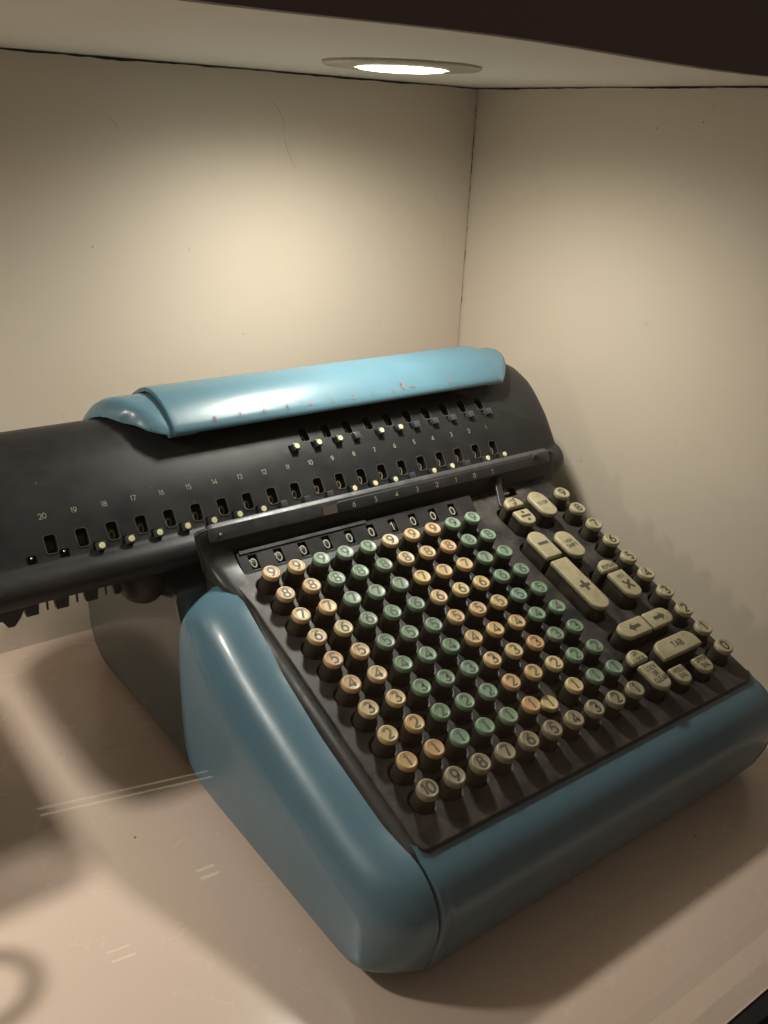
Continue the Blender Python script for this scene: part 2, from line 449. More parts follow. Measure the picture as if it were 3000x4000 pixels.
def side_shell(name, x0, sgn, wdt, topl, rtop):
    top = [slope(s, h) for s, h in topl]
    ol = even(FRONT[2:] + [(180, -93), (190, -90), (195.5, -80), (198, -50), (198.5, -10), (197.5, 20), (194, 38), (188, 49), (180, 57.0 + top[-1][1]-60)] + top[::-1][1:] + [FRONT[2]], 170)
    S = [ol]
    for k in range(9): S.append(smoothpoly(S[-1], 5))
    n = len(ol); base = S[4]; nr = []
    for i in range(n):
        p = base[i-3]; q = base[(i+3) % n]; t = Vector((q[0]-p[0], q[1]-p[1])).normalized(); nn = Vector((t.y, -t.x))
        nr.append(nn if nn.dot(Vector((base[i][0]-80, base[i][1]+30))) > 0 else -nn)
    dv = []
    for nn in nr:
        rad = 7*max(0, nn.x)**2 + 27*max(0, -nn.x)**2 + rtop*max(0, nn.y)**2 + 6*max(0, -nn.y)**2
        dv.append((nn.x*rad, nn.y*rad))
    dv = smoothpoly(dv, 14)
    rings = []
    for k, a in enumerate([0, 7, 15, 24, 33, 42, 51, 60, 69, 77, 84]):
        c = 1-math.cos(math.radians(a)); s_ = math.sin(math.radians(a)); rr = []
        cur = S[min(k, 9)]
        for i in range(n):
            y, z = cur[i]
            rr.append((x0 + sgn*wdt*s_, y - dv[i][0]*c, z - dv[i][1]*c))
        rings.append(rr)
    last = rings[-1]; my = sum(p[1] for p in last)/n; mz = sum(p[2] for p in last)/n
    for f_, dx in ((.96, .5), (.88, 1.0), (.75, 1.5), (.55, 2.0), (.3, 2.3), (.1, 2.4)):
        rings.append([(last[0][0] + sgn*dx, my+(p[1]-my)*f_, mz+(p[2]-mz)*f_) for p in last])
    V, F = loft(rings)
    return obj(name, mesh(name, V, F, M_BLUE, True, 60), calc, I4)
side_shell('side_panel', -2.6, -1, 30.6, ((-26, -16.5), (0, -20), (60, -21), (110, -19.5), (140, -16), (165, -12.5), (176, -11.5)), 25)
side_shell('side_panel', 303.6, 1, 14, ((-26, -17), (0, -22), (60, -26), (110, -28), (140, -28), (165, -28), (176, -28)), 22)
# rear body
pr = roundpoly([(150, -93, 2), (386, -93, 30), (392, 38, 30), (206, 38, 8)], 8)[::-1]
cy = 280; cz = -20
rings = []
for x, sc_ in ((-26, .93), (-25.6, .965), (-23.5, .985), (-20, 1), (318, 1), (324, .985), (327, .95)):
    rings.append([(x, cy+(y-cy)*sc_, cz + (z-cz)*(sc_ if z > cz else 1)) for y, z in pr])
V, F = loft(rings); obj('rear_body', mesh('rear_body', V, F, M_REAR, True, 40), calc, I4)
for fx, fy in ((12, 8), (290, 8), (12, 355), (290, 355)):
    V, F = lathe([(11, -100), (12.5, -98), (11.5, -92.5)], 24, True, True)
    obj('rubber_foot', mesh('rubber_foot', [(x+fx, y+fy, z) for x, y, z in V], F, M_RUBBER), calc, I4)

# ---- keyboard plate (with holes) in the board frame
FK = [  # name, text, x0,x1,y0,y1 (pitch units), rounded ends (top, bottom, left, right), text offset, letter height, stroke
 ('LINE\nUP', 11.90, 12.76, 8.94, 9.50, 'T'), ('/', 11.90, 12.68, 7.88, 8.72, 'B'), ('STOP', 13.22, 14.06, 8.02, 9.48, 'TB'),
 ('-', 11.43, 12.27, 6.07, 7.50, 'T'), ('+', 11.43, 12.27, 3.22, 5.90, 'B'), ('NON\nSHIFT', 12.60, 13.45, 5.70, 7.14, 'TB'),
 ('REPEAT', 13.20, 14.08, 4.66, 5.22, 'T'), ('X', 13.30, 14.10, 3.20, 4.55, 'B'), ('LEFT', 11.43, 12.84, 1.70, 2.44, 'L'),
 ('RIGHT', 12.97, 14.22, 1.70, 2.44, 'R'), ('UN\nLOCK', 10.78, 11.62, .79, 1.34, 'T'), ('LOCK\nOR\nCLEAR', 10.83, 11.60, -.47, .66, 'B'),
 ('TAB', 12.12, 14.26, .45, 1.22, 'U'), ('MIDDLE\nDIAL', 12.04, 12.73, -.57, .18, 'B'), ('UPPER\nDIAL', 13.31, 14.01, -.56, .15, 'B')]
def keyshape(x0, x1, y0, y1, rnd, d=0):
    x0 = x0*P - d; x1 = x1*P + d; y0 = y0*RP - d; y1 = y1*RP + d
    w_ = x1-x0; h_ = y1-y0; s = 1.2 + max(0, d)
    r = {'bl': s, 'br': s, 'tr': s, 'tl': s}
    R_ = min(w_/2-.01, 7.9 + d)
    Rt = R_ if h_ > w_*.8 else h_*.8
    if 'T' in rnd: r['tl'] = r['tr'] = min(Rt, w_/2-.01)
    if 'B' in rnd: r['bl'] = r['br'] = min(R_, w_/2-.01)
    if 'L' in rnd: r['tl'] = r['bl'] = min(h_/2-.01, 7)
    if 'R' in rnd: r['tr'] = r['br'] = min(h_/2-.01, 7)
    if 'U' in rnd: r['tl'] = 8.2; r['tr'] = 8.2
    return roundpoly([(x0, y0, r['bl']), (x1, y0, r['br']), (x1, y1, r['tr']), (x0, y1, r['tl'])], 8)
def circ(x, y, r, n=26): return [(x+r*math.cos(2*math.pi*i/n), y+r*math.sin(2*math.pi*i/n)) for i in range(n)]
PLT = -13.2
holes = []
for c in range(1, 11):
    for r in range(0, 10): holes.append(circ(c*P, r*RP, 7.7))
for r in range(0, 10): holes.append(circ(15.05*P, r*RP, 8.1))
def rectp(x0, x1, y0, y1, r): return roundpoly([(x0*P, y0*RP, r), (x1*P, y0*RP, r), (x1*P, y1*RP, r), (x0*P, y1*RP, r)], 5)
holes += [rectp(11.84, 12.82, 7.80, 9.58, 8), rectp(13.14, 14.14, 7.94, 9.56, 8), rectp(11.37, 12.33, 3.14, 7.58, 8), rectp(12.53, 13.52, 5.62, 7.22, 8),
          rectp(13.13, 14.16, 3.12, 5.30, 8), rectp(11.36, 14.30, 1.63, 2.51, 7), rectp(10.71, 11.68, -.54, 1.41, 7.8), rectp(12.05, 14.33, .38, 1.30, 6),
          rectp(11.97, 12.80, -.64, .25, 6), rectp(13.24, 14.08, -.64, .25, 6)]
STX0, STX1, STS0, STS1 = 10.8, 209, 186.6, 205.5
holes.append(roundpoly([(STX0, STS0, 1), (STX1, STS0, 3), (STX1+3.0, STS1, 1), (STX0+1.5, STS1, 1)], 3))
holes.append(roundpoly([(247.5, 193.5, 2), (262.5, 193.5, 2), (264, 203, 2), (250, 203, 2)], 4))   # slot by the lever
outline = roundpoly([(1.2, -24.5, 5), (300.6, -24.5, 7), (301.5, 150, 30), (303, 206.5, 3), (-6, 206.5, 2), (-1.5, 188, 20), (1.8, 160, 30)], 8)
pl = curve_plate('keyboard_plate', [outline] + holes, M_PLATE, 3.2, .8)
plate = obj('keyboard_plate', pl, calc, board(0, 0, PLT))
# skirt of the plate: black bevel running down to the blue body
def skirt():
    n = len(outline); cen = (150, 90); rings = []
    for d, h in ((-.2, -1.4), (1.4, -2.4), (3.0, -4.5), (4.6, -8.0), (5.2, -12), (5.0, -30)):
        rr = []
        for i, (x, y) in enumerate(outline):
            p = outline[i-1]; q = outline[(i+1) % n]; t = Vector((q[0]-p[0], q[1]-p[1])); nn = Vector((t.y, -t.x)).normalized() if t.length > 1e-6 else Vector((0, 0))
            k = 1.5 if nn.x < -.5 else (.75 if nn.y < -.5 else (1.0 if nn.y < .5 else 0.05))
            if nn.x < -.5: k += max(0, (y-150))/50*.5
            if y > 186: k *= max(0, (207-y)/21)
            rr.append((x+nn.x*d*k, y+nn.y*d*k, h))
        rings.append(rr)
    return loft(rings, True, False, False)
V, F = skirt(); obj('plate_skirt', mesh('plate_skirt', V, F, M_CASE, True, 45), calc, board(0, 0, PLT))
V, F = boxvf(-1, 303, -22, 200, -34, -30); obj('keyboard_well', mesh('keyboard_well', V, F, M_DARK, False), calc, board(0, 0, 0))

# ---- keys
def capmesh(name, R_, mat, hcap, H, R2):
    V, F = lathe([(R_-.15, -hcap), (R_+.05, -hcap+.5), (R_, -1.4), (R_-.25, -.6), (R_-.7, -.12), (R_-1.1, 0), (R_-1.5, -.12), (R_-2.0, -.3), (R_*.4, -.34), (.3, -.35)], 30, False, True)
    cap = mesh(name, V, F, mat, True, 60)
    V, F = lathe([(R2, -H), (R2-.15, -H*.75), (R_-.1, -hcap-2), (R_-.6, -hcap+.05)], 26, True, True)
    st = mesh('key_skirt', V, F, M_SKIRT, True, 60)
    return cap, st
capA, stA = capmesh('key_cap', 6.05, M_CAP, 3.2, 24, 7.0)
capG, _ = capmesh('key_cap', 6.05, M_GREEN, 3.2, 24, 7.0)
capR, stR = capmesh('key_cap', 6.2, M_OLIVE, 4.4, 24, 7.0)
capC, stC = capmesh('key_cap', 6.5, M_TAN, 3.8, 24, 7.1)
NUM = {}
def numeral(t, mat, h=7.6, wd=1.25):
    k = (t, mat.name, h)
    if k not in NUM: NUM[k] = text_mesh(t, h, wd, mat, .16)
    return NUM[k]
CREAM = (.58, .46, .245); AMBER = (.58, .405, .20); ORANGE = (.55, .35, .17); PALE = (.60, .51, .30)
GREENS = [(.19, .275, .185), (.21, .295, .20), (.20, .30, .22)]
tone = {(1, 9): AMBER, (1, 8): AMBER, (1, 7): AMBER, (1, 6): CREAM, (1, 5): AMBER, (1, 4): AMBER, (1, 3): CREAM, (1, 2): AMBER, (1, 1): ORANGE,
 (2, 9): AMBER, (2, 8): AMBER, (2, 7): AMBER, (2, 6): CREAM, (2, 5): AMBER, (2, 4): CREAM, (2, 3): CREAM, (2, 2): AMBER, (2, 1): ORANGE,
 (6, 9): PALE, (6, 8): CREAM, (6, 7): AMBER, (6, 6): CREAM, (6, 5): AMBER, (6, 4): AMBER, (6, 3): CREAM, (6, 2): AMBER, (6, 1): ORANGE,
 (7, 9): AMBER, (7, 8): AMBER, (7, 7): AMBER, (7, 6): CREAM, (7, 5): AMBER, (7, 4): AMBER, (7, 3): CREAM, (7, 2): AMBER, (7, 1): CREAM,
 (8, 9): AMBER, (8, 8): ORANGE, (8, 7): AMBER, (8, 6): AMBER, (8, 5): AMBER, (8, 4): AMBER, (8, 3): ORANGE, (8, 2): CREAM, (8, 1): CREAM}
TN = {CREAM: 'cream', AMBER: 'amber', ORANGE: 'orange-stained cream', PALE: 'pale cream'}
def put_key(c, r, h, cap, st, txt, ink, col=None, label=None, tilt=0, dx=0):
    jx, jy = random.uniform(-.25, .25), random.uniform(-.25, .25)
    M = board(c*P + jx + dx, r*RP + jy, h + random.uniform(-.25, .25)) @ Matrix.Rotation(random.uniform(-.012, .012)+tilt, 4, 'X') @ Matrix.Rotation(random.uniform(-.012, .012), 4, 'Y')
    k = obj('number_key', st, calc, M, label)
    cp = obj('key_cap', cap, k, M)
    if col: cp.color = tuple(min(1, v*random.uniform(.95, 1.05)) for v in col) + (1,)
    rot = Matrix.Rotation(random.uniform(-.07, .07), 4, 'Z')
    obj('numeral', numeral(txt, ink, 6.9 if len(txt) == 1 else 6.6, 1.45), k, M @ Matrix.Translation((0, 0, -.24*MM)) @ rot)
    return k
for c in range(1, 11):
    for r in range(1, 10):
        green = c in (3, 4, 5, 9, 10)
        pressed = (c, r) == (7, 1)
        h = -8 if pressed else 0
        if green: put_key(c, r, h, capG, stA, str(r), M_INKG, random.choice(GREENS), 'green key marked %d' % r)
        else: put_key(c, r, h, capA, stA, str(r), M_INK if tone[(c, r)] is not PALE else M_INKG, tone[(c, r)],
                      ('pressed-down scorched cream key marked 1' if pressed else '%s key marked %d' % (TN[tone[(c, r)]], r)))
for c in range(1, 11): put_key(c, 0, 0, capR, stR, str(11-c), M_INKD, None, 'olive tan key marked %d in the front row' % (11-c))
for r in range(0, 10): put_key(15.05, r, 0, capC, stC, str(r), M_INKD, None, 'tan key marked %d in the right-hand column' % r)
ARROW = [(-6.0, 0), (-1.2, 3.9), (-1.6, 1.45), (5.4, 1.45), (5.4, -1.45), (-1.6, -1.45), (-1.2, -3.9)]
for (t, x0, x1, y0, y1, rnd) in FK:
    hh = -3.0 if t.startswith(('MIDDLE', 'UPPER')) else (-1.2 if t.startswith('UN') else 0)
    cx = (x0+x1)/2*P; cyy = (y0+y1)/2*RP
    base = keyshape(x0, x1, y0, y1, rnd); ins = lambda d: [(x-cx, y-cyy) for x, y in keyshape(x0, x1, y0, y1, rnd, d)]
    Mk = board(cx, cyy, hh)
    r0 = ins(0); rings = [[(x, y, z) for x, y in q] for q, z in ((ins(-.35), -24), (ins(-.1), -8), (ins(-.5), -3.6))]
    V, F = loft(rings); k = obj('function_key', mesh('key_skirt', V, F, M_SKIRT, True, 50), calc, Mk)
    rings = [[(x, y, z) for x, y in q] for q, z in ((ins(-.25), -3.7), (ins(.05), -3.3), (ins(0), -1.2), (ins(-.3), -.45), (ins(-.85), -.08), (ins(-1.15), 0))]
    V, F = loft(rings); obj('key_cap', mesh('key_cap', V, F, M_TAN, True, 50), k, Mk)
    dx = dy = 0
    if t in ('LEFT', 'RIGHT'):
        me = poly_mesh([ARROW if t == 'LEFT' else [(-x, y) for x, y in ARROW][::-1]], M_INKD); dx = 1 if t == 'LEFT' else -1; lab = 'tan key with an arrow pointing %s' % t.lower()
    elif t == '/':
        me = poly_mesh([[(-4.7, -1.2), (4.7, -1.2), (4.7, 1.2), (-4.7, 1.2)], circ(0, 4.2, 1.5, 14), circ(0, -4.2, 1.5, 14)], M_INKD); dy = .8; lab = 'tan key with a division sign'
    elif t == '-':
        me = poly_mesh([[(-4.8, -1.4), (4.8, -1.4), (4.8, 1.4), (-4.8, 1.4)]], M_INKD); dy = .5; lab = 'tan key with a minus sign'
    elif t == '+':
        me = poly_mesh([[(-4.8, -1.4), (4.8, -1.4), (4.8, 1.4), (-4.8, 1.4)], [(-1.4, -4.8), (1.4, -4.8), (1.4, 4.8), (-1.4, 4.8)]], M_INKD); dy = -3; lab = 'long tan bar key with a plus sign'
    elif t == 'X':
        V1, F1 = [], []
        me = text_mesh('x', 8.6, 2.4, M_INKD); dy = -1.5; lab = 'tan key marked NEG X'
        obj('lettering', text_mesh('NEG', 2.9, .62, M_INKD, .3), k, Mk @ Matrix.Translation((0, 7.2*MM, .06*MM)))
    else:
        hgt = {'STOP': 3.3, 'TAB': 4.6, 'REPEAT': 3.1, 'LINE\nUP': 2.9, 'NON\nSHIFT': 3.1, 'UN\nLOCK': 3.3, 'LOCK\nOR\nCLEAR': 3.3, 'MIDDLE\nDIAL': 3.2, 'UPPER\nDIAL': 3.2}[t]
        me = text_mesh(t, hgt, hgt*.22, M_INKD, .26); lab = 'tan key marked ' + t.replace('\n', ' ')
        sx = min(1, ((x1-x0)*P-2.4)/(max(v.co.x for v in me.vertices)*2/MM)); me.transform(Matrix.Diagonal((sx, 1, 1, 1)))
        dy = {'STOP': 0, 'MIDDLE\nDIAL': 1.3, 'UPPER\nDIAL': 1.3, 'REPEAT': -1.6, 'LINE\nUP': -.6, 'UN\nLOCK': -.6, 'LOCK\nOR\nCLEAR': 1.5}.get(t, 0)
    obj('lettering', me, k, Mk @ Matrix.Translation((dx*MM, dy*MM, .06*MM)))
    k['label'] = lab

# ---- keyboard check dials strip
DX0, DS = 191.1, 191.8
sh = [roundpoly([(STX0-2, -2, 1), (STX1+3, -2, 1), (STX1+4, 14.5, 1), (STX0-1, 14.5, 1)], 2)]
for i in range(10):
    x = DX0 - i*P; sh.append(roundpoly([(x-3.1, 1.0, .4), (x+3.1, 1.0, .4), (x+3.1, 11.3, .4), (x-3.1, 11.3, .4)], 2))
TILT = Matrix.Rotation(math.radians(22), 4, 'X')
DM = board(0, 187.2, -13.2) @ TILT
ds = obj('dial_strip', curve_plate('dial_strip', sh, M_CASE, 1.2, .3), calc, DM)
V, F = boxvf(STX0+1, 113, 13.2, 15.4, -1.5, .9)
obj('strip_ledge', mesh('strip_ledge', V, F, M_RAIL, False), calc, DM)
def wheel(parent, M, num, inkm, R_=9, L_=6.4, hgt=6.0, ww=.95, dz=0):
    V, F = lathe([(R_, -L_/2), (R_, L_/2)], 36, True, True)
    V = [(z, x, y) for x, y, z in V]
    wme = wheel.me.get((R_, L_)) or mesh('dial_wheel', V, F, M_WHEEL, True, 40); wheel.me[(R_, L_)] = wme
    o = obj('dial_wheel', wme, parent, M)
    return o
wheel.me = {}
def wheel_num(name, t, inkm, hgt, ww, M, R_, a):
    key = (t, inkm.name, hgt)
    me = NUM.get(key)
    if me is None:
        me = text_mesh(t, hgt, ww, inkm); NUM[key] = me
    return M @ Matrix.Rotation(a, 4, 'X') @ Matrix.Translation((0, 0, (R_+.22)*MM)), me
for i in range(10):
    M = DM @ Matrix.Translation(Vector((DX0 - i*P, 6.1, -10.4))*MM)
    wo = wheel(ds, M, '0', M_DIAL)
    Mn, me = wheel_num('numeral', '1' if i == 3 else '0', M_DIAL, 6.0, .85, M, 9, .0)
    obj('numeral', me, calc, Mn)

# ---- upper casing, rail, number bar
def extr(pr, xs, mat, name, ang=40):
    V, F = loft([ring(x, [((y-c0[0])*k+c0[0], (z-c0[1])*k+c0[1]) for y, z in pr]) for x, k, c0 in xs]); return mesh(name, V, F, mat, True, ang)
cas = roundpoly([(196.6, 52, .5), (202, 40, 2), (202.2, 66, 2), (202.0, 80.2, 1.6), (198.2, 80.2, 1.6), (197.2, 66, 2)], 5)
cc = (200, 60)
def CASEX(me):
    for v in me.vertices:
        if v.co.x < -1*MM:
            x = v.co.x + max(0, (78*MM-v.co.z))*.20*min(1, -v.co.x/(8*MM)); y = v.co.y/MM
            lo = 2.5 - 17*max(0, min(1, (y-158)/30)); v.co.x = max(x, lo*MM)
    return me
obj('upper_casing', CASEX(extr(cas, [(-15, .80, cc), (-14.2, .9, cc), (-12, .965, cc), (-8, 1, cc), (304, 1, cc), (309, .97, cc), (312, .9, cc), (313, .8, cc)], M_CASE, 'upper_casing')), calc, I4)
# shoulders running from casing down onto plate, left and right
def shoulder(xa, xb, name):
    rings = []
    for x, d in ((xa, 4.2), (xa+(xb-xa)*.04, 2.6), (xa+(xb-xa)*.12, 1.2), (xa+(xb-xa)*.25, .4), (xa+(xb-xa)*.45, 0), (xb, 0)):
        pr = []
        for s, h in ((166, -14.6), (174, -13.8), (182, -12.6), (187.5, -11.5)):
            y, z = slope(s, h-d*.9); pr.append((y, z))
        pr += [(y, z-d) for y, z in ((184.6, 55.6), (188.6, 58.2), (192, 61.6), (194.6, 65.8), (196.3, 71))]
        pr += [(197.4, 78.2-d), (198.8, 79.8-d), (201.8, 80-d), (201.8, 30), (170, 30)]
        rings.append(ring(x, pr))
    V, F = loft(rings); obj(name, CASEX(mesh(name, V, F, M_CASE, True, 50)), calc, I4)
shoulder(-14.2, 8.5, 'casing_shoulder')
RAILP = roundpoly([(193.4, 72.0, .8), (198.5, 69.5, .6), (202.2, 78, .8), (201.2, 82.8, 1.2), (197.2, 80.6, .9)], 3)
rc = (198, 76.5)
obj('carriage_rail', extr(RAILP, [(-6.5, .55, rc), (-6, .8, rc), (-4.6, .96, rc), (-3, 1, rc), (300, 1, rc), (303, .9, rc), (304, .7, rc)], M_RAIL, 'carriage_rail', 30), calc, I4)
V, F = lathe([(1.3, 0), (1.3, 3), (.9, 3.6)], 6, False, True)
obj('rail_pin', mesh('rail_pin', V, F, M_STEEL, False), calc, I4 @ Matrix.Translation(Vector((.5, 195.6, 76.0))*MM) @ Matrix.Rotation(math.radians(66), 4, 'X'))
NB = roundpoly([(192.4, 71.9, .9), (194.2, 70.9, .4), (197.8, 78.6, .4), (196.0, 79.5, .9)], 3); nc = (195, 75.5)
nb = obj('number_bar', extr(NB, [(91, .3, nc), (91.3, .6, nc), (92.3, .9, nc), (94, 1, nc), (297, 1, nc), (299, .9, nc), (300, .6, nc)], M_CASE, 'number_bar', 30), calc, I4)
V, F = boxvf(79, 91, .6, 6.8, 0, .2); NBM = I4 @ Matrix.Translation(Vector((0, 193.2, 72.2))*MM) @ Matrix.Rotation(math.radians(66), 4, 'X'); obj('bare_patch', mesh('bare_patch', V, F, flat('brown_primer', (.105, .075, .062), .55), False), calc, NBM)
NBN = I4 @ Matrix.Translation(Vector((0, 194.1, 75.7))*MM) @ Matrix.Rotation(math.radians(64.7), 4, 'X')
TBAR = Matrix.Rotation(math.radians(97), 4, 'X')
for i, t in enumerate('0123456'):
    obj('numeral', numeral(t, M_WHITE, 3.4, .42), nb, NBN @ Matrix.Translation(Vector((219.3 - i*P, 0, .14))*MM))
obj('numeral', text_mesh('+', 3.0, .4, M_WHITE), nb, NBN @ Matrix.Translation(Vector((238.4, .8, .14))*MM))
obj('numeral', text_mesh('-', 3.0, .4, M_WHITE), nb, NBN @ Matrix.Translation(Vector((238.4, -1.7, .16))*MM))
V, F = lathe([(2.8, -4.0), (3.0, -3), (3.0, 3), (2.2, 4.0)], 20, True, True)
obj('rail_slider', mesh('rail_slider', [(z*.8, y*.8, x) for x, y, z in V], F, M_RAIL), calc, I4 @ Matrix.Translation(Vector((287, 196.4, 79.2))*MM))
# lever arm and slot block
lev = []
for (s, x0, x1, h) in ((207, 243.5, 249.5, -3), (200, 240.5, 247, -6.5), (192, 236.5, 243, -8.6), (186, 233.3, 239.5, -9.6), (183.4, 233.6, 238.4, -10.0)):
    lev.append([(x0, s, h-2.2), (x1, s, h-2.2), (x1, s, h-.4), (x1-.6, s, h), (x0+.6, s, h), (x0, s, h-.4)])
V, F = loft(lev); obj('lever', mesh('lever', V, F, M_CASE, True, 50), calc, board(0, 0, 0))
obj('slot_tab', bevbox('slot_tab', 248.5, 255, 196, 202, -18, -12.6, M_STEEL, .8), calc, board(0, 0, 0))

# ---- carriage
CP = [(216.8, 74.6), (218.6, 77.6), (222, 82.9), (227, 90.1), (232, 97.3), (239.5, 105.6), (247, 113.1), (253, 118.6), (259.5, 123.6), (268, 127.8), (277, 131.4), (287, 133.2),
      (298, 131.6), (312, 126), (326, 117), (338, 104), (346, 88), (349, 70), (347, 52), (338, 43), (300, 41), (255, 42), (228, 42.8), (216, 48.6), (209, 52.4), (205.2, 54.8), (203.5, 57.5), (202.9, 60.5),
      (203.8, 65), (206.2, 68.6), (209.6, 71), (213, 72.4), (215.4, 73.2)]
CCY = (270, 86)
def carr_ring(x, k, lift=0): return ring(x, [((y-CCY[0])*k+CCY[0], (z-CCY[1])*k+CCY[1]) for y, z in CP])
xs = [(-181, .80), (-180.6, .86), (-179, .92), (-176, .965), (-172, .99), (-166, 1)] + [(-166+i*10, 1) for i in range(1, 49)] + [(326, .995), (332, .975), (336, .945), (338.6, .90), (339.6, .84)]
V, F = loft([carr_ring(x, k) for x, k in xs]); cme = mesh('carriage', V, F, None, False)
LW = (221.9, 82.6, 55.0); UW = (247.3, 113.3, 44.0)
def face_frame(x, y, z, deg):   # local z = outward normal, local y = up the face
    return Matrix.Translation(Vector((x, y, z))*MM) @ Matrix.Rotation(math.radians(deg), 4, 'X')
cutV, cutF = [], []
def addcut(M, ol, d0, d1):
    o = len(cutV); n_ = len(ol)
    for z in (d0, d1):
        for x, y in ol: cutV.append(M @ (Vector((x, y, z))*MM))
    cutF.append(tuple(o+i for i in range(n_))[::-1]); cutF.append(tuple(o+n_+i for i in range(n_)))
    for i in range(n_): cutF.append((o+i, o+(i+1) % n_, o+n_+(i+1) % n_, o+n_+i))
wol = roundpoly([(-3.55, -5.6, 1.9), (3.55, -5.6, 1.9), (3.55, 5.8, 1.9), (-3.55, 5.8, 1.9)], 4)
rimo = roundpoly([(-4.0, -6.15, 2.3), (4.0, -6.15, 2.3), (4.0, 6.2, 2.3), (-4.0, 6.2, 2.3)], 4)
sol = roundpoly([(-2.9, -3.6, .8), (2.9, -3.6, .8), (2.9, 1.4, .8), (-2.9, 1.4, .8)], 2)
for i in range(20): addcut(face_frame(264.5 - i*P, *LW), wol, -11, 4)
for i in range(10): addcut(face_frame(267.6 - i*P, *UW), wol, -11, 4)
cut1 = (cutV, cutF); cutV, cutF = [], []
for x in (270.8, 251.9, 232.7, 214, 195.2, 176.4, 157.3, 138.6, 119.7, 100.9, 81.6, 62.7, 43.8, 25.5, 6.4, -12.5, -31.8, -50.6, -69.5, -90.1, -109.5): addcut(face_frame(x-1, 218.6, 77.6, 53), sol, -4, 3)
for x in (270, 251, 232, 213, 194, 178, 160, 140, 121, 102.5, 83.6): addcut(face_frame(x-.8, 241.6, 107.9, 43), sol, -4, 3)
cme2 = cme
for cv, cf in (cut1, (cutV, cutF)):
    cut = bpy.data.meshes.new('cut'); cut.from_pydata(cv, [], cf); cme2 = boolean(cme2, cut)
cme2.materials.clear()
carriage = obj('carriage', finish(cme2, M_CARR, True, 28), calc, I4)
for i in range(20):
    M = I4 @ face_frame(264.5 - i*P, *LW) @ Matrix.Translation((0, 0, -11.8*MM))
    wheel(carriage, M, '0', M_DIALB, 8, 5.2)
    Mn, me = wheel_num('numeral', '0', M_DIALB, 5.2, .85, M, 8, .22)
    if i < 18: obj('numeral', me, carriage, Mn)
for i in range(10):
    M = I4 @ face_frame(267.6 - i*P, *UW) @ Matrix.Translation((0, 0, -11.8*MM))
    wheel(carriage, M, '0', M_DIALB, 8, 5.2)
    Mn, me = wheel_num('numeral', '0', M_DIALB, 5.2, .85, M, 8, .35)
    obj('numeral', me, carriage, Mn)
# decimal buttons
bl = bevbox('decimal_button', -2.6, 2.6, -2.6, 2.6, -2.5, 4.0, flat('button_black', (.055, .06, .066), .35), .45)
V, F = lathe([(1.95, 0), (1.95, .4), (1.7, .6)], 20, True, True); dot = mesh('dot', V, F, M_DOT)
XL_ = (270.8, 251.9, -230.7, 214.0, 195.2, -174.4, 157.3, 138.6, 119.7, -98.9, -79.6, -60.7, 43.8, 25.5, 6.4, 1012.5, 1031.8, 1050.6, 1069.5)
XU_ = (-271.8, -252.2, -233.2, -214.3, -195.1, 178.5, 160.2, -138.1, 122.0, 103.6, 84.6)
for row, (y, z, deg) in ((XL_, (217.6, 76.0, 52)), (XU_, (240.7, 106.9, 43))):
    for v in row:
        f_ = v > 0; x = abs(v) if abs(v) < 1000 else 1000 - v
        M = I4 @ face_frame(x, y, z, deg) @ Matrix.Rotation(math.radians(random.uniform(4, 12)), 4, 'X') @ Matrix.Translation((0, 0, (0 if f_ else -.3)*MM))
        b_ = obj('decimal_button', bl, carriage, M, 'black button with a yellow dot' if f_ else 'plain black button')
        if f_: obj('button_dot', dot, carriage, M @ Matrix.Translation((.1*MM, 0, 3.95*MM)))
pin = mesh('pin', *lathe([(.8, -3.5), (.8, .6), (.5, 1.0)], 10, False, True), M_STEEL)
for x in (-91.1, -110.5): obj('button_pin', pin, carriage, I4 @ face_frame(x, 218.6, 77.6, 53) @ Matrix.Rotation(.4, 4, 'X'))
for i in range(20):
    obj('numeral', numeral(str(i+1), M_WHITE, 3.3, .34), carriage, I4 @ face_frame(263.8 - i*P, 231.8, 97.3, 52) @ Matrix.Translation((0, 0, .22*MM)) @ Matrix.Rotation(random.uniform(-.08, .08), 4, 'Z'))
WRIM = M_RIMHL
rme = mesh('window_rim', *loft([[(x, y, .02) for x, y in rimo], [(x*.99, y*.99, .22) for x, y in rimo], [(x, y, .22) for x, y in wol], [(x, y, -.8) for x, y in wol]], True, False, False), WRIM, True, 40)
for i in range(20): obj('window_rim', rme, carriage, I4 @ face_frame(264.5 - i*P, *LW))
for i in range(10): obj('window_rim', rme, carriage, I4 @ face_frame(267.6 - i*P, *UW))
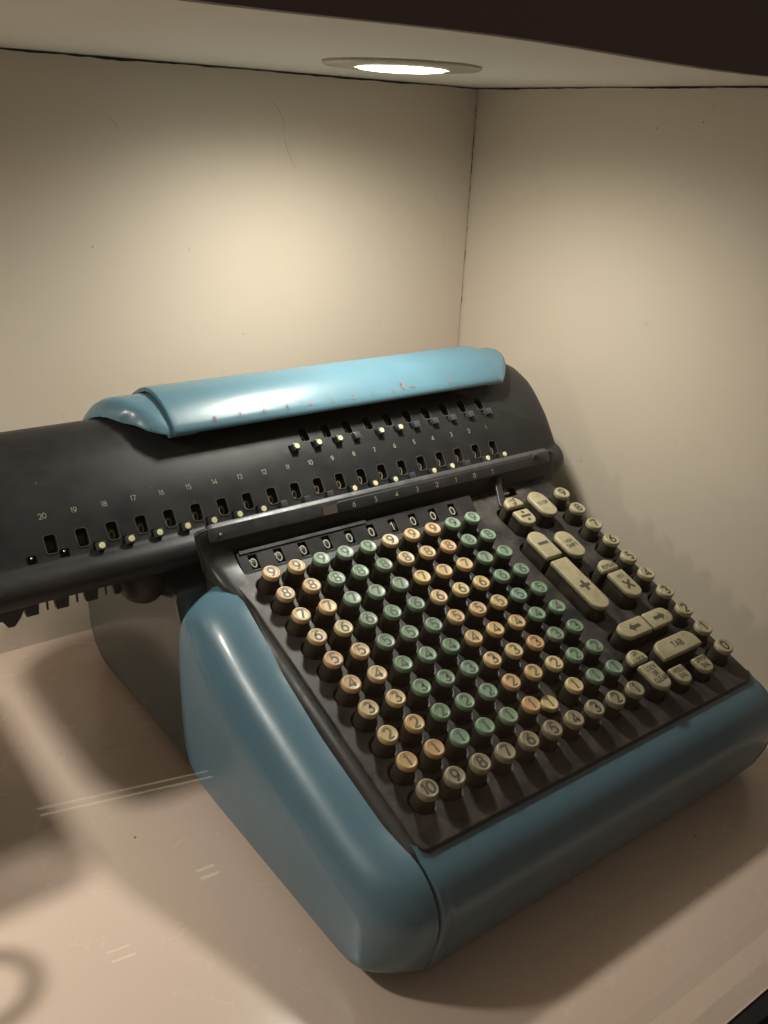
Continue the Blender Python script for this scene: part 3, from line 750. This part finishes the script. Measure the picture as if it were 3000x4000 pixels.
# fins and spikes below the carriage
fin = mesh('rack_fin', *loft([[(-5.0, 0, 2), (5.0, 0, 2), (4.7, 0, -6), (3.9, 0, -14), (-3.6, 0, -14), (-4.6, 0, -8)], [(-5.0, 5, 2), (5.0, 5, 2), (4.7, 5, -6), (3.9, 5, -14), (-3.6, 5, -14), (-4.6, 5, -8)]]), M_CARR, False)
spk = mesh('rack_spike', *loft([[(-.6, 0, 1), (.6, 0, 1), (.55, 0, -12.5), (-.55, 0, -12.5)], [(-.6, 1.6, 1), (.6, 1.6, 1), (.55, 1.6, -12.5), (-.55, 1.6, -12.5)]]), M_CARR, False)
nub = mesh('rack_tooth', *loft([[(-1.3, 0, 0), (1.3, 0, 0), (.2, 0, -5.5)], [(-1.3, 1.6, 0), (1.3, 1.6, 0), (.2, 1.6, -5.5)]]), M_CARR, False)
for i in range(6):
    x = -108 + i*P
    obj('rack_fin', fin, carriage, I4 @ Matrix.Translation(Vector((x, 240, 42.4))*MM))
    obj('rack_spike', spk, carriage, I4 @ Matrix.Translation(Vector((x+9.7, 240, 42.2))*MM))
    for dx in (6.4, 12.4, 7.9): obj('rack_tooth', nub, carriage, I4 @ Matrix.Translation(Vector((x+dx, 240, 42.0))*MM))
V, F = loft([[(-140, 228, 42), (-115, 228, 42), (-118, 228, 36), (-122, 228, 31), (-126, 228, 31), (-129, 228, 36), (-140, 228, 37)], [(-140, 236, 42), (-115, 236, 42), (-118, 236, 36), (-122, 236, 31), (-126, 236, 31), (-129, 236, 36), (-140, 236, 37)]])
obj('end_bracket', mesh('end_bracket', V, F, M_CARR, False), carriage, I4)
V, F = lathe([(2, -12), (14, -11), (19, -5), (20, 6), (18, 14)], 28, True, True)
obj('drive_housing', mesh('drive_housing', [(x*.8-36, y*1.1+242, z*.9+33) for x, y, z in V], F, M_CARR, True, 50), calc, I4)

# ---- blue covers on the carriage
def shell(prof, stations, th):
    """open profile (y,z) thickened inward by th; stations: list of (x, index shift fn)"""
    nrm = []
    for i, (y, z) in enumerate(prof):
        a = prof[max(0, i-1)]; b2 = prof[min(len(prof)-1, i+1)]; t = Vector((b2[0]-a[0], b2[1]-a[1])).normalized(); nrm.append(Vector((-t.y, t.x)))
    outer = prof; inner = [(y-n_.x*th, z-n_.y*th) for (y, z), n_ in zip(prof, nrm)]
    return outer + inner[::-1]
COV = [(245.8, 128.8), (245.6, 130.4), (246.3, 132.6), (249, 135.6), (253.5, 139.6), (259, 143.8), (266, 147.6), (274, 150.2), (283, 151.6), (292, 150.8), (302, 147.4), (314, 141), (326, 131), (336, 118), (341, 106)]
cp_ = shell(COV, None, 2.6); kc = (285, 120)
sx = [(-4.2, -.5), (-3.9, -.15), (-3.2, 0)] + [(i*12, 0) for i in range(24)] + [(288, 0), (289.0, -.15), (289.4, -.6)]
rings = []
for x, e in sx:
    pr = [((y-kc[0])*(1+e*.012)+kc[0], (z-kc[1])*(1+e*.02)+kc[1]) for y, z in cp_]
    rings.append([(x + (3.0 if False else 0), y, z) for y, z in pr])
V, F = loft(rings); cover = obj('top_cover', mesh('top_cover', V, F, M_BLUETOP, True, 45), calc, I4)
# inner wing cover: ends sweep back in plan
ELY = [(245, -3), (247, -8), (248.5, -12), (252.7, -19), (259, -23), (266, -26), (272, -30), (280, -33), (290, -36.5), (302, -38.5), (320, -39.5), (350, -40)]
def edge_left(y):
    for (a, b2), (c, d) in zip(ELY, ELY[1:]):
        if y <= c: return b2 + (d-b2)*max(0, (y-a))/(c-a)
    return -51
def edge_right(y): return 291 + 31*math.sin(min(1, max(0, (y-245.5))/38)*math.pi/2)**.8
W = [((y-kc[0])*.985+kc[0]+.5, (z-kc[1])*.86+kc[1]) for y, z in resample(COV, 1.8)+[COV[-1]]]
W = smoothpoly([W[0]]*1 + W, 0); nW = len(W); wo = shell(W, None, 2.2)
def wing(side):
    rings = []; K = 16
    for k in range(K+1):
        rr = []
        for i in range(len(wo)):
            j = i if i < nW else 2*nW-1-i
            xe = (edge_left if side < 0 else edge_right)(W[j][0]); xi = 12 if side < 0 else 276
            u = 1-(1-k/K)**2.0
            y, z = wo[i]; x = xi + (xe-xi)*u
            roll = 13 if side < 0 else 9
            drop = max(0, 1 - abs(x-xe)/roll)**2.6 * (9.5 if side < 0 else 5.5) * min(1, (W[j][0]-245)/22 if W[j][0] < 280 else 1)
            d = Vector((kc[0]-y, kc[1]-12-z)).normalized()*drop
            rr.append((x, y+d.x, z+d.y))
        rings.append(rr)
    V, F = loft(rings); return mesh('wing_cover', V, F, M_BLUETOP, True, 60)
obj('wing_cover', wing(-1), calc, I4); obj('wing_cover', wing(1), calc, I4)
CF = (249.3, 136.0, 43)
def on_cover(x, dy=0): return I4 @ face_frame(x, 248.6, 135.4, 46) @ Matrix.Translation((0, dy*MM, .35*MM))
for i, t in enumerate('012345678'):
    obj('numeral', numeral(t, M_RED if i < 5 else M_DRED, 3.4, .38 if i < 5 else .5), cover, on_cover(178.8 - i*P))
obj('arrow_mark', poly_mesh([[(-.5, 5.2), (.5, 5.2), (.42, 1), (1.7, 1), (0, -3), (-1.7, 1), (-.42, 1)]], M_RED), cover, on_cover(188.5, 1.6) @ Matrix.Rotation(.16, 4, 'Z'))
obj('numeral', poly_mesh([[(-2.2, -.3), (2.2, -.3), (2.2, .3), (-2.2, .3)], circ(0, 1.5, .35, 8), circ(0, -1.5, .3, 8)], M_RED), cover, on_cover(197.5, .8))
obj('numeral', poly_mesh([[(-.8, -2.8), (-.1, -2.8), (.9, 2.8), (.2, 2.8)], circ(-1.5, 1.6, .3, 8), circ(1.6, -1.8, .3, 8)], M_RED), cover, on_cover(235, 1.4))
print('objects', len(bpy.data.objects))

# ---- the museum floor behind the viewer, seen only as a faint warm veil in the glass
V, F = boxvf(-3, 3, -5, -.145, -.96, -.90)
tag(obj('museum_floor', mesh('museum_floor', V, F, wallmat('museum_floor_tiles', (.30, .20, .145), (.24, .16, .11), .5, .1), False, mm=False)), kind='structure')
L = bpy.data.lights.new('veil_fill_lamp', 'SPOT'); L.energy = 48; L.color = (1, .84, .66); L.spot_size = math.radians(50); L.spot_blend = .5; L.shadow_soft_size = .05  # added unseen lamp, warms the outside floor to give the veil in the glass
o = bpy.data.objects.new('veil_fill_lamp', L); COL.objects.link(o); o.location = (.35, -1.45, 1.9)

# ---- the next exhibit to the left, outside the picture: its shadow falls into it
nx = empty('adding_machine', room(-300, 247, 0) and Matrix.Translation(room(-300, 247, 0)))
tag(nx, 'dark adding machine with ring-handled crank whose shadow falls on the shelf at far left', 'adding machine')
NM = Matrix.Translation(room(-300, 247, 0))
obj('body', bevbox('body', -90, 106, -80, 80, 8, 150, M_CASE, 14, 5), nx, NM)
obj('base', bevbox('base', -96, 88, -84, 84, 0, 10, M_DARK, 3, 2), nx, NM)
V, F = [], []; nu, nv = 40, 12
for i in range(nu):
    for j in range(nv):
        a, c_ = 2*math.pi*i/nu, 2*math.pi*j/nv; V.append((69+(17+3.6*math.cos(c_))*math.cos(a), -122+(17+3.6*math.cos(c_))*math.sin(a), 100+3.6*math.sin(c_)))
        F.append((i*nv+j, ((i+1) % nu)*nv+j, ((i+1) % nu)*nv+(j+1) % nv, i*nv+(j+1) % nv))
ck = obj('crank', bevbox('crank', 64, 73, -104, -60, 96, 104, M_STEEL, 2, 2), nx, NM)
obj('ring_handle', mesh('ring_handle', V, F, M_STEEL), ck, NM)

# added glowing strips behind the viewer, invented for the double lines in the glass
m, nt, b = mat_new('streak_strip_glow'); b.inputs['Emission Color'].default_value = (1, .9, .66, 1); b.inputs['Emission Strength'].default_value = 2.3; M_FL = m
FLL = ('long thin added glow strip mirrored as a double line across the glass at left', 'bright short added glow strip mirrored as a double dash below the long line', 'faint short added glow strip mirrored as a double dash nearest the bottom left corner')
for fi, (xa, ya, xb, yb, wd) in enumerate(((.105, -1.560, .45, -1.482, .0014), (.302, -1.226, .338, -1.2225, .0034), (.096, -1.138, .136, -1.133, .0015))):
    d = Vector((xb-xa, yb-ya)); q = Vector((-d.y, d.x)).normalized()*wd/2
    V = [(xa+q.x, ya+q.y), (xb+q.x, yb+q.y), (xb-q.x, yb-q.y), (xa-q.x, ya-q.y)]; zz = Z0*0-.9
    V, F = loft([[(x, y, zz) for x, y in V], [(x, y, zz+.004) for x, y in V]])
    tag(obj('streak_strip', mesh('streak_strip', V, F, M_FL, False, mm=False)), FLL[fi], 'floor light', 'added strips mirrored in the glass')

# ---- small marks: hairline scuffs on the back wall, grime in the corner, crumbs on the shelf
M_MARK = flat('faint_mark', (.44, .35, .26), .8); M_CRUMB = flat('dark_crumb', (.07, .045, .03), .9)
def scuff(pts, wd, parent, name='scuff'):
    V, F = [], []
    for i, (x, z) in enumerate(pts):
        k = .35 + .65*math.sin(math.pi*(i+.5)/len(pts))
        V += [room(x-wd*k, WY-.12, z), room(x+wd*k, WY-.12, z)]
    F = [(2*i, 2*i+1, 2*i+3, 2*i+2) for i in range(len(pts)-1)]
    obj(name, mesh(name, V, F, M_MARK, False, mm=False), parent)
bw = bpy.data.objects['back_wall']
for pts in ([(163, 442), (172, 435), (178, 428), (180.5, 420), (181, 415)], [(181, 410), (184, 400), (189, 391), (193, 386)], [(30, 421), (33, 417), (36, 415), (37, 411)],
            [(285, 250), (287, 248.5), (288, 246.5)], [(284, 247), (287, 246.4), (290, 247)], [(346, 366), (350, 362), (352, 358)]):
    scuff([(x, z) for x, z in pts], .28, bw)
V, F = [], []
for k in range(26):
    z = random.choice((random.uniform(360, 440), random.uniform(150, 440))); hgt = random.uniform(1.5, 7); wd = random.uniform(.4, 1.1); o_ = len(V)
    for zz in (z, z+hgt):
        for x in (WX-wd-.2, WX-.3): V.append(room(x, WY-.15, zz))
    F.append((o_, o_+1, o_+3, o_+2))
tag(obj('corner_grime', mesh('corner_grime', V, F, flat('grime', (.10, .05, .03), .9), False, mm=False), bw), kind='stuff')
V, F = [], []
for k in range(70):
    x = random.uniform(-260, 380); y = random.uniform(-130, 400); r_ = random.uniform(.25, .75) * (1.6 if x > 320 else 1); a_ = random.uniform(0, 3.14); o_ = len(V)
    for j in range(5):
        t_ = a_ + j*1.257; V.append(room(x + r_*1.8*math.cos(t_)*random.uniform(.5, 1), y + r_*math.sin(t_), .05))
    V.append(room(x, y, r_*.9)); F += [(o_+j, o_+(j+1) % 5, o_+5) for j in range(5)]
tag(obj('crumbs', mesh('crumbs', V, F, M_CRUMB, False, mm=False)), 'dark crumbs and dust scattered over the shelf', 'crumbs', kind='stuff')
